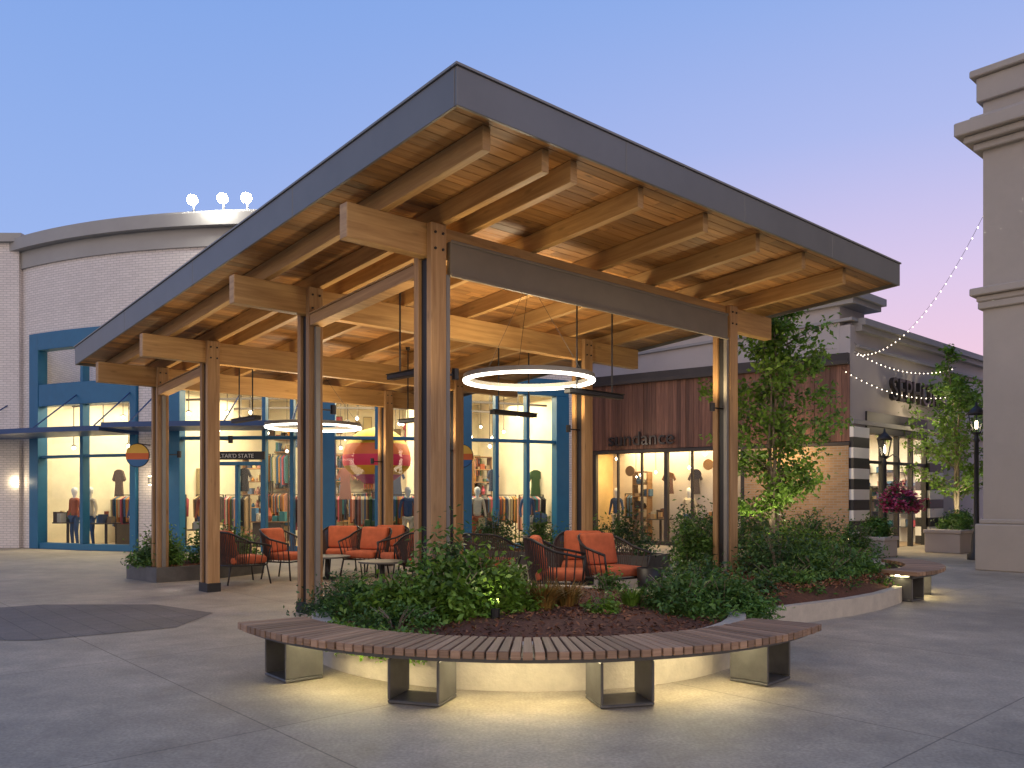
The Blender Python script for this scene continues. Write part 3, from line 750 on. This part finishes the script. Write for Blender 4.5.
for w in np.arange(-8.4,8.3,.85):
    for d in (-1.2,-3.0,-4.8):
        z=random.choice((3.0,3.4,3.6,3.9,4.1)); dw=random.uniform(-.3,.3)
        bulbs.lathe([(0,-.05),(.04,-.035),(.055,0),(.04,.035),(0,.05)],(w+dw,d,z),8)
        fx.box(w+dw-.01,w+dw+.01,d-.01,d+.01,z+.06,4.8); fx.lathe([(.02,.1),(.10,.05)],(w+dw,d,z),8)
for d in (-1.5,-4): wbox(fx,-8.7,8.4,d-.03,d+.03,4.3,4.36)
for w,c in ((-7.0,M_bluedk),(-5.4,M_cushion)): 
    a=MB(arcf); a.box(w-.4,w+.4,-6.15,-6.1,2.6,3.6); a.obj('wall_art',c,store)
mr.obj('merchandise',M_merch,store); fx.obj('fixtures',M_intdark,store); bulbs.obj('pendant_bulbs',M_bulb,store); shw.obj('wood_shelves',M_shelfwood,store)
for w,p in ((-6.3,400),(-1.4,350),(2.6,350),(6.4,350)):
    x,y,z=arcf(w,-2.4,4.55); light('shop_ceiling_light','AREA',(x,y,z),p,(1,.84,.54),store,(0,0,w/RR),shape='RECTANGLE',size=3.2,size_y=3.4)
x,y,z=arcf(2.55,-.85,2.55); e=empty('hot_air_balloon_display',(x,y,z)); KB=1.22
for i,(c,z0,z1) in enumerate((((.75,.5,.04),.35,.75),((.75,.16,.03),.1,.35),((.7,.03,.08),-.15,.1),((.75,.38,.03),-.35,-.15),((.4,.03,.18),-.55,-.35))):
    prof=[]
    for k in range(5):
        zz=z0+(z1-z0)*k/4; rr_=.78*math.sqrt(max(0,1-(zz/.75)**2)) if zz>-.1 else .78*(1-((-.1-zz)/.62)**1.4)
        prof.append((max(rr_,.02)*KB,zz*KB))
    m=MB(); m.lathe(prof,(0,0,0),24); m.obj('envelope_band',simple('balloon_%d'%i,c,.6,0,.05,2),e,True)
m=MB(); m.box(-.12,.12,-.12,.12,-1.1,-.9); 
for a in (-.1,.1):
    for b in (-.1,.1): m.cyl((a,b,-.9),(a*2,b*2,-.6),.008,n=4)
m.cyl((0,0,.9),(0,0,1.9),.006,n=4)
m.obj('basket',M_siding,e)
x,y,z=arcf(2.55,-.25,3.9); light('display_fill_light','POINT',(x,y,z),30,(1,.85,.6),store,shadow_soft_size=.1)  # added fill lamp without a fixture, brightens the balloon display
def blade(w,z):
    x,y,_=arcf(w,.75,0); e=empty('round_blade_sign',(x,y,z))
    for i,(c,zz0,zz1) in enumerate((((.02,.12,.3),-1,-.35),((.6,.12,.02),-.35,.2),((.7,.42,.05),.2,1))):
        m=MB(); R=.30; pts=[]
        for k in range(13):
            t=zz0+(zz1-zz0)*k/12; pts.append((R*math.sqrt(max(0,1-t*t)),t*R))
        poly=pts+[(-a,b) for a,b in pts[::-1]]
        f=MB(lambda X,Y,Z:(X,Z,Y)); f.prism(poly,-.03,.03); f.obj('disc_band',simple('blade_%d'%i,c,.5,0,.04,3),e)
    m=MB(); m.tube([(R*math.cos(t),0,R*math.sin(t)) for t in np.linspace(0,6.283,33)[:-1]],.02,6,True); m.box(-.01,.01,.0,.75,.30,.33); m.obj('rim',M_dark,e)
blade(-3.55,2.6); blade(4.7,2.6)
def sconce(w,z):
    x,y,_=arcf(w,.08,0); e=empty('wall_sconce',(x,y,z)); m=MB(); m.box(-.06,.06,-.06,.06,-.1,.1); m.obj('body',M_dark,e,bevel=.01)
    m=MB(); m.box(-.045,.045,-.045,.045,-.125,-.102); m.box(-.045,.045,-.045,.045,.102,.125); m.obj('lens',M_sconce,e)
    light('sconce_light','POINT',(0,-.2,0),9,(1,.8,.5),e,shadow_soft_size=.05)
sconce(-8.85,1.95); sconce(-3.65,1.95)
e=empty('roof_floodlights')
for w in (-2.4,-1.55,-.9):
    x,y,z=arcf(w,.1,9.5); m=MB(); m.lathe([(0,-.14),(.1,-.1),(.145,0),(.1,.1),(0,.14)],(x,y,z),14); m.obj('lamp',M_flood,e,True)
    m=MB(); m.cyl((x,y+.1,TOP+.4),(x,y+.1,z),.03,n=6); m.obj('bracket',M_dark,e)
x,y,z=arcf(-1.6,.6,9.35); light('flood','POINT',(x,y,z),110,(1,.95,.85),e,shadow_soft_size=.25)

# ------------------------------------------------------------ wood-clad store
KX,KY=9.2,22.3; LX,LY=2.75,27.0
ang=math.atan2(KY-LY,KX-LX); LEN=math.dist((KX,KY),(LX,LY))
ws=empty('wood_clad_store',(LX,LY,0),ang)
sd=MB(); x=-.3
while x<LEN-.02:
    wv=random.uniform(.10,.17); wv=min(wv,LEN-x); sd.box(x,x+wv-.006,-.06-random.uniform(0,.02),.0,3.02,5.1,grain=True); x+=wv
sd.obj('timber_siding',M_siding,ws)
wk=MB(); wk.box(-.3,LEN,.003,.25,3.0,5.1); wk.box(-.36,LEN-.02,-.22,.25,5.103,5.22); wk.box(-.34,LEN-.02,-.14,.25,5.223,5.42); wk.box(-.3,LEN,-.10,.2,2.90,3.0)
for xx in (0.0,2.55,5.0): wk.box(xx-.06,xx+.06,-.08,.08,0,2.897)
for xx in (.85,1.7,3.4,4.2): wk.box(xx-.03,xx+.03,-.05,.05,0,2.897)
wk.box(0,5,-.05,.05,.0,.12)
wk.obj('dark_trim',M_intdark,ws,bevel=.006)
sl=MB(); sl.box(-.3,-.06,-.05,.25,0,2.897); sl.obj('wood_pier',M_siding,ws)
bk=MB(); bk.box(5.06,LEN-.02,-.1,.3,0,2.897); bk.obj('brick_pier',M_brickt,ws)
gz=MB(); gz.v=[(.05,0,.1),(4.95,0,.1),(4.95,0,2.88),(.05,0,2.88)]; gz.f=[[0,1,2,3]]; gz.uv=[[(0,0)]*4]; gz.obj('glass',M_glass,ws)
it=MB(); it.box(-.3,5.2,5,5.1,0,3.2); it.box(-.4,-.3,.26,5,0,3.2); it.box(5.2,5.3,.31,5,0,3.2); it.obj('interior_walls',M_intwarm,ws)
it=MB(); it.box(-.3,5.2,.26,5,3.2,3.3); it.obj('interior_ceiling',M_intwarm,ws)
it=MB(); it.box(-.3,5.2,.1,5,.005,.02); it.obj('interior_floor',M_intfloor,ws)
ident=lambda a,b,c:(a,b,c)
mr=MB(ident); fx=MB(); shw=MB()
for w in (.6,1.9,3.1,4.4): rack(w,1.5+random.uniform(0,.4),12,1.6,.7)
for w in (1.2,2.6,3.9): rack(w,3.0,12,1.65,.8)
for w in (.3,1.4,2.5,3.6,4.7): shelf(w,4.75,.95,.3,7,.37,True)
for w in (.55,2.1,3.85): shelf(w,2.4,.8,.3,6,.38,True)
shelf(4.7,1.0,.5,.3,6,.38,True); shelf(1.25,.9,.55,.3,5,.4,True)
for w in (2.0,3.7): bust(w,.7,.8)
for w in (2.2,4.2,3.1): outfit(w,.9,2.3)
mr.obj('home_goods',M_merch2,ws); shw.obj('wood_shelves',M_shelfwood,ws)
bb=MB()
for i in range(46):
    a,b,c=random.uniform(.1,5),random.uniform(.5,4.4),random.uniform(2.1,2.9)
    bb.lathe([(0,-.06),(.05,0),(0,.06)],(a,b,c),6); fx.box(a-.006,a+.006,b-.006,b+.006,c+.06,3.2)
bb.obj('pendant_bulbs',M_bulb,ws); fx.obj('fixtures',M_intdark,ws)
wv=MB(ident)
for (a,b) in ((1.0,2.35),(3.3,2.2),(3.7,2.5)):
    wv.cyl((a,.5,b),(a,.53,b),.17,n=20)
wv.obj('hanging_baskets',M_merch2,ws)
light('shop_ceiling_light','AREA',(2.5,2.0,3.1),720,(1,.74,.36),ws,(0,0,0),shape='RECTANGLE',size=4.4,size_y=3.4)
light('entry_light','POINT',(6.4,-.9,2.6),70,(1,.70,.32),ws,shadow_soft_size=.1)
light('siding_fill_light','POINT',(1.7,-1.0,3.15),14,(1,.8,.6),ws,shadow_soft_size=.2)  # added wash lamp, lifts the siding so the dark letters stand out
text('sign','sundance',.62,M_letter,ws,(1.75,-.2,3.14),(rad(90),0,0),.04)
# ------------------------------------------------------------ corner store
cs=empty('striped_corner_store',(KX,KY,0),TH)
w=MB(); w.box(.9,5.1,0,.3,3.9,6.2); w.box(0,.9,0,.3,3.45,6.2); w.box(5.1,16,0,.3,3.45,6.2); w.box(6.2,16,0.0,.3,0,3.447)
w.box(0.0,.3,.303,10,0,6.9); w.box(.303,15,9.6,10,0,6.2); w.box(0.303,1.5,.303,9.5,6.2,6.9)
w.obj('stucco_walls',M_stucco2,cs)
c=MB()
c.box(.303,16,-.28,.1,6.203,6.38); c.box(.303,16,-.18,.1,6.05,6.2-.002); c.box(.303,16,-.10,-.003,5.6,5.68); c.box(0,16,-.10,-.003,3.5,3.62)
c.box(-.25,1.7,-.25,9.7,6.903,7.1); c.box(-.14,1.6,-.14,9.6,6.75,6.9); c.box(-.08,.3,-.08,9.6,6.3,6.38)
c.obj('cornices',M_cornice,cs)
stw=MB(); stb=MB()
for i in range(12):
    z=i*.285; q=(stw if i%2 else stb)
    q.box(-.06,.9,-.12,.32,z,z+.283); q.box(5.1,6.2,-.12,.32,z,z+.283)
stw.obj('white_stripes',M_white,cs); stb.obj('black_stripes',M_black,cs)
d=MB(); d.box(.9,5.1,-.05,.25,3.3,3.9); 
for s_ in (.96,2.0,3.0,4.0,5.04): d.box(s_-.05,s_+.05,-.04,.1,0,3.297)
d.box(.9,5.1,-.03,.1,2.45,2.53); d.obj('black_shopfront',M_black,cs)
gz=MB(); gz.v=[(.95,.02,0),(5.05,.02,0),(5.05,.02,3.29),(.95,.02,3.29)]; gz.f=[[0,1,2,3]]; gz.uv=[[(0,0)]*4]; gz.obj('glass',M_glass,cs)
it=MB(); it.box(.35,6.2,4,4.1,0,3.6); it.box(.35,6.2,.35,4,3.6,3.7); it.box(6.2,6.3,.35,4,0,3.6); it.box(.35,.4,.35,4,0,3.6); it.obj('interior_walls',M_white,cs)
it=MB(); it.box(.35,6.2,.1,4,.005,.02); it.obj('interior_floor',M_intfloor,cs)
mr=MB(ident); fx=MB(); shw=MB()
for a in (1.5,2.8,4.1,5.3): shelf(a,3.7,1.1,.4,6,.42); shelf(a,1.8,.8,.6,3,.4,True)
for b_ in (.9,1.7,2.5,3.3):
    for k in range(5):
        z=.5+k*.45; fx.box(5.85,6.18,b_-.35,b_+.35,z,z+.025); y_=b_-.3
        while y_<b_+.2: ww=random.uniform(.06,.18); mr.box(5.9,6.1,y_,y_+ww,z+.027,z+random.uniform(.1,.3)); y_+=ww+.04
mr.obj('cosmetics',M_merch,cs); fx.obj('fixtures',M_black,cs); shw.obj('display_shelves',M_black,cs)
light('shop_ceiling_light','AREA',(3,2,3.5),400,(1,.80,.52),cs,(0,0,0),shape='RECTANGLE',size=4,size_y=3)
light('facade_light','POINT',(3.5,-1.0,3.9),40,(1,.8,.55),cs,shadow_soft_size=.3)
text('sign','SEPHORA',.95,M_letter,cs,(4.1,-.2,4.3),(rad(90),0,0),.06)

# ------------------------------------------------------------ tall stucco building (right)
tb=empty('tall_stucco_building',(9.68,16.85,0),TH)
m=MB(); m.box(0,14,-14,0,0,9.6); m.obj('walls',M_stucco,tb)
m=MB(); m.box(-.12,14,-14,.12,0,.95); m.box(-.06,14,-14,.06,.953,1.05)
m.box(-.10,14,-14,.10,5.5,5.62); m.box(-.2,14,-14,.2,5.623,5.78); m.box(-.08,14,-14,.08,5.35,5.497)
m.box(-.14,14,-14,.14,8.6,8.75); m.box(-.28,14,-14,.28,8.753,8.9); m.box(-.42,14,-14,.42,8.903,9.18); m.box(-.2,14,-14,.2,9.183,9.3); m.box(-.1,14,-14,.1,9.603,10.1); m.box(-.2,14,-14,.2,10.103,10.25)
m.obj('mouldings',M_stucco,tb,bevel=.02)

# ------------------------------------------------------------ street lamps, baskets, planters
def lamp(x,y,h,basket=False):
    e=empty('street_lamp',(x,y,0)); m=MB()
    m.lathe([(.2,0),(.2,.12),(.12,.2),(.10,.6),(.06,.7),(.05,h-.75),(.08,h-.7),(.05,h-.65),(.04,h-.55)],(0,0,0),12)
    m.lathe([(.20,h-.08),(.22,h-.05),(.12,h+.06),(.03,h+.14),(.03,h+.2),(0,h+.24)],(0,0,0),6)
    for k in range(6):
        a=rad(60*k); m.cyl((.10*math.cos(a),.10*math.sin(a),h-.52),(.19*math.cos(a),.19*math.sin(a),h-.07),.012,n=4)
    m.lathe([(.03,h-.57),(.11,h-.53),(.1,h-.5)],(0,0,0),6)
    if basket: m.tube([(0,0,2.5),(.1,-.25,2.62),(.15,-.5,2.5),(.15,-.55,2.4)],.016,6)
    m.obj('post',M_black,e,True)
    g_=MB(); g_.lathe([(.09,h-.5),(.18,h-.08)],(0,0,0),6); g_.obj('lantern_glass',M_glass,e)
    b=MB(); b.lathe([(0,h-.45),(.03,h-.4),(.03,h-.25),(0,h-.2)],(0,0,0),8); b.obj('lamp_bulb',M_bulb,e)
lamp(9.95,21.9,3.1,True); lamp(11.1,19.6,3.55)
e=empty('hanging_flower_basket',(10.1,21.35,1.5)); m=MB(); m.lathe([(0,-.42),(.2,-.35),(.32,-.1),(.34,.02),(.3,.0)],(0,0,0),16)
for a in (0,120,240): m.cyl((.3*math.cos(rad(a)),.3*math.sin(rad(a)),0),(0,0,.92),.008,n=4)
m.obj('bowl',M_dark,e,True)
P=clumps(3400,(0,0,-.34),(.62,.5,.78),36,.17,-.15); leafmesh('flowers',P,.085,M_pink,e,.8)
def boxplanter(x,y,w,d,h,rz):
    e=empty('concrete_planter_box',(x,y,0),rz); m=MB(); m.box(-w/2,w/2,-d/2,d/2,0,h-.1); m.box(-w/2-.03,w/2+.03,-d/2-.03,d/2+.03,h-.097,h); m.obj('box',M_stucco2,e,bevel=.015)
    p=clumps(1800,(0,0,h),(w*.5,d*.5,.5),16); leafmesh('planting',p,.1,M_leaf,e)
boxplanter(12.2,22.6,1.8,.9,.62,TH); boxplanter(14.4,26.5,1.8,.9,.62,TH); boxplanter(9.3,20.9,.8,.7,.5,TH)
shrub('garden_shrub',(8.6,20.4,0),(.6,.6,.9),1800,.09,M_leaf,18); shrub('garden_shrub',(7.6,20.8,0),(.8,.6,1.0),2000,.09,M_leafl,18)
shrub('garden_shrub',(6.4,20.6,0),(.8,.7,1.1),2000,.09,M_leafl,18)

def string(p0,p1,sag,n):
    p0=Vector(p0);p1=Vector(p1); e=empty('string_lights'); pts=[]
    for i in range(n+1):
        f=i/n; q=p0.lerp(p1,f); q.z-=sag*4*f*(1-f); pts.append(q)
    m=MB(); m.tube(pts,.005,4); m.obj('cable',M_black,e)
    b=MB()
    for q in pts[1:-1]: b.lathe([(0,-.045),(.016,-.028),(0,-.005)],tuple(q),5)
    b.obj('bulbs',M_fairy,e)
string((9.9,17.0,7.6),(9.3,22.3,5.4),.9,30)
string((9.3,22.3,5.7),(16.0,31.5,6.2),.25,36)
string((9.3,22.3,5.5),(13.0,24.0,5.3),.35,24)
string((8.9,22.2,5.0),(12.6,23.6,4.4),.3,22)

far=empty('distant_trees'); P=[]
for i in range(26):
    c=(random.uniform(10,60),random.uniform(60,75),random.uniform(1,3.5)); r=random.uniform(2,3.5)
    P.append(clumps(500,c,(r,r,r*1.2),16))
leafmesh('foliage',np.concatenate(P),.7,M_leafd,far)
fb=empty('distant_shop_block'); m=MB(); m.box(18,40,48,58,0,5.2); m.obj('walls',M_stucco2,fb); m=MB(); m.box(17.8,40.2,47.8,58,5.203,5.5); m.obj('cornice',M_cornice,fb)
m=MB()
for i in range(7): m.box(19+i*3,21+i*3,47.93,47.99,.3,3)
m.obj('windows',M_intdark,fb)

import bmesh
def mannequin(x,y,rz,top,bot,parent):
    e=empty('store_mannequin',(x,y,0),rz)
    def mk(name,vs,es,rs,mat):
        me=D.meshes.new(name); bm=bmesh.new(); lay=bm.verts.layers.skin.verify()
        bv=[bm.verts.new(v) for v in vs]
        for i,(v,r) in enumerate(zip(bv,rs)):
            v[lay].radius=r if isinstance(r,tuple) else (r,r); v[lay].use_root=(i==0)
        for a,b in es: bm.edges.new((bv[a],bv[b]))
        bm.to_mesh(me); bm.free(); me.materials.append(mat)
        o=D.objects.new(name,me); S.collection.objects.link(o); o.parent=e
        o.modifiers.new('s','SKIN'); u=o.modifiers.new('u','SUBSURF'); u.levels=1; u.render_levels=1
    mk('legs',[(0,0,.95),(.09,0,.88),(.10,-.02,.5),(.11,.02,.08),(.12,-.1,.04),(-.09,0,.88),(-.10,-.02,.5),(-.11,.02,.08),(-.12,-.1,.04)],[(0,1),(1,2),(2,3),(3,4),(0,5),(5,6),(6,7),(7,8)],[(.13,.1),.085,.06,.04,.035,.085,.06,.04,.035],bot)
    mk('torso_and_arms',[(0,0,.92),(0,0,1.1),(0,-.01,1.32),(0,0,1.45),(.17,0,1.42),(.23,.02,1.15),(.24,-.06,.9),(-.17,0,1.42),(-.23,.02,1.15),(-.24,-.06,.9)],[(0,1),(1,2),(2,3),(3,4),(4,5),(5,6),(3,7),(7,8),(8,9)],[(.15,.11),(.12,.09),(.15,.1),(.08,.06),.055,.042,.03,.055,.042,.03],top)
    m=MB(); m.lathe([(.045,1.45),(.045,1.52),(.06,1.56),(.085,1.64),(.09,1.7),(.07,1.77),(0,1.80)],(0,0,0),12); m.obj('head',M_white,e,True)
MB_b=simple('denim_fabric',(.04,.08,.18),.9); MB_c=simple('cream_fabric',(.6,.52,.4),.9); MB_r=simple('rust_fabric',(.35,.1,.05),.9)
def inws(x,y): c_,s_=math.cos(ang),math.sin(ang); return (LX+c_*x-s_*y,LY+s_*x+c_*y)
mannequin(*inws(.45,.6),ang,MB_b,MB_c,None); mannequin(*inws(2.9,.9),ang,MB_c,MB_b,None)
for w_,a_,b_ in ((-7.3,MB_r,MB_b),(-6.6,MB_c,MB_b),(-4.8,MB_b,MB_c),(-2.5,MB_r,MB_b),(3.45,MB_b,MB_c),(5.55,MB_c,MB_r),(7.2,MB_b,MB_c),(.6,MB_r,MB_c)):
    x,y,_=arcf(w_,-.7,0); mannequin(x,y,w_/RR,a_,b_,None)

# ------------------------------------------------------------ world
W=D.worlds.new('World'); S.world=W; W.use_nodes=True; nt=W.node_tree; L=nt.links; bg=nt.nodes['Background']
tc=N(nt,'ShaderNodeTexCoord'); sx=N(nt,'ShaderNodeSeparateXYZ'); L.new(tc.outputs['Generated'],sx.inputs[0])
rA=ramp(nt,[(0,(.66,.60,.82)),(.12,(.49,.55,.88)),(.26,(.33,.47,.86)),(.5,(.23,.39,.81)),(1,(.15,.27,.62))])
rB=ramp(nt,[(0,(1.0,.62,.66)),(.13,(.92,.62,.76)),(.24,(.72,.59,.84)),(.38,(.43,.50,.86)),(.55,(.25,.41,.82)),(1,(.15,.27,.62))])
for r in (rA,rB): L.new(sx.outputs['Z'],r.inputs['Fac'])
mx=N(nt,'ShaderNodeMapRange',interpolation_type='SMOOTHSTEP'); mx.inputs['From Min'].default_value=-.5; mx.inputs['From Max'].default_value=.45; L.new(sx.outputs['X'],mx.inputs['Value'])
mi=N(nt,'ShaderNodeMix',data_type='RGBA'); L.new(mx.outputs[0],mi.inputs[0]); L.new(rA.outputs[0],mi.inputs[6]); L.new(rB.outputs[0],mi.inputs[7])
my=N(nt,'ShaderNodeMapRange',interpolation_type='SMOOTHSTEP'); my.inputs['From Min'].default_value=.1; my.inputs['From Max'].default_value=-.8; L.new(sx.outputs['Y'],my.inputs['Value'])
mz=N(nt,'ShaderNodeMapRange'); mz.inputs['From Min'].default_value=.8; mz.inputs['From Max'].default_value=0; L.new(sx.outputs['Z'],mz.inputs['Value'])
mm=N(nt,'ShaderNodeMath',operation='MULTIPLY'); L.new(my.outputs[0],mm.inputs[0]); L.new(mz.outputs[0],mm.inputs[1])
m3=N(nt,'ShaderNodeMix',data_type='RGBA'); L.new(mm.outputs[0],m3.inputs[0]); L.new(mi.outputs[2],m3.inputs[6]); m3.inputs[7].default_value=(1.75,1.36,1.05,1)
L.new(m3.outputs[2],bg.inputs['Color']); bg.inputs['Strength'].default_value=1.0

# ------------------------------------------------------------ camera
cam=D.cameras.new('camera'); co=D.objects.new('camera',cam); S.collection.objects.link(co); S.camera=co
co.location=(0,0,1.5); co.rotation_euler=(rad(90),0,0); cam.sensor_width=36; cam.lens=28.83; cam.shift_y=.1104; cam.clip_end=2000
S.view_settings.view_transform='Standard'; S.view_settings.look='None'; S.view_settings.exposure=0
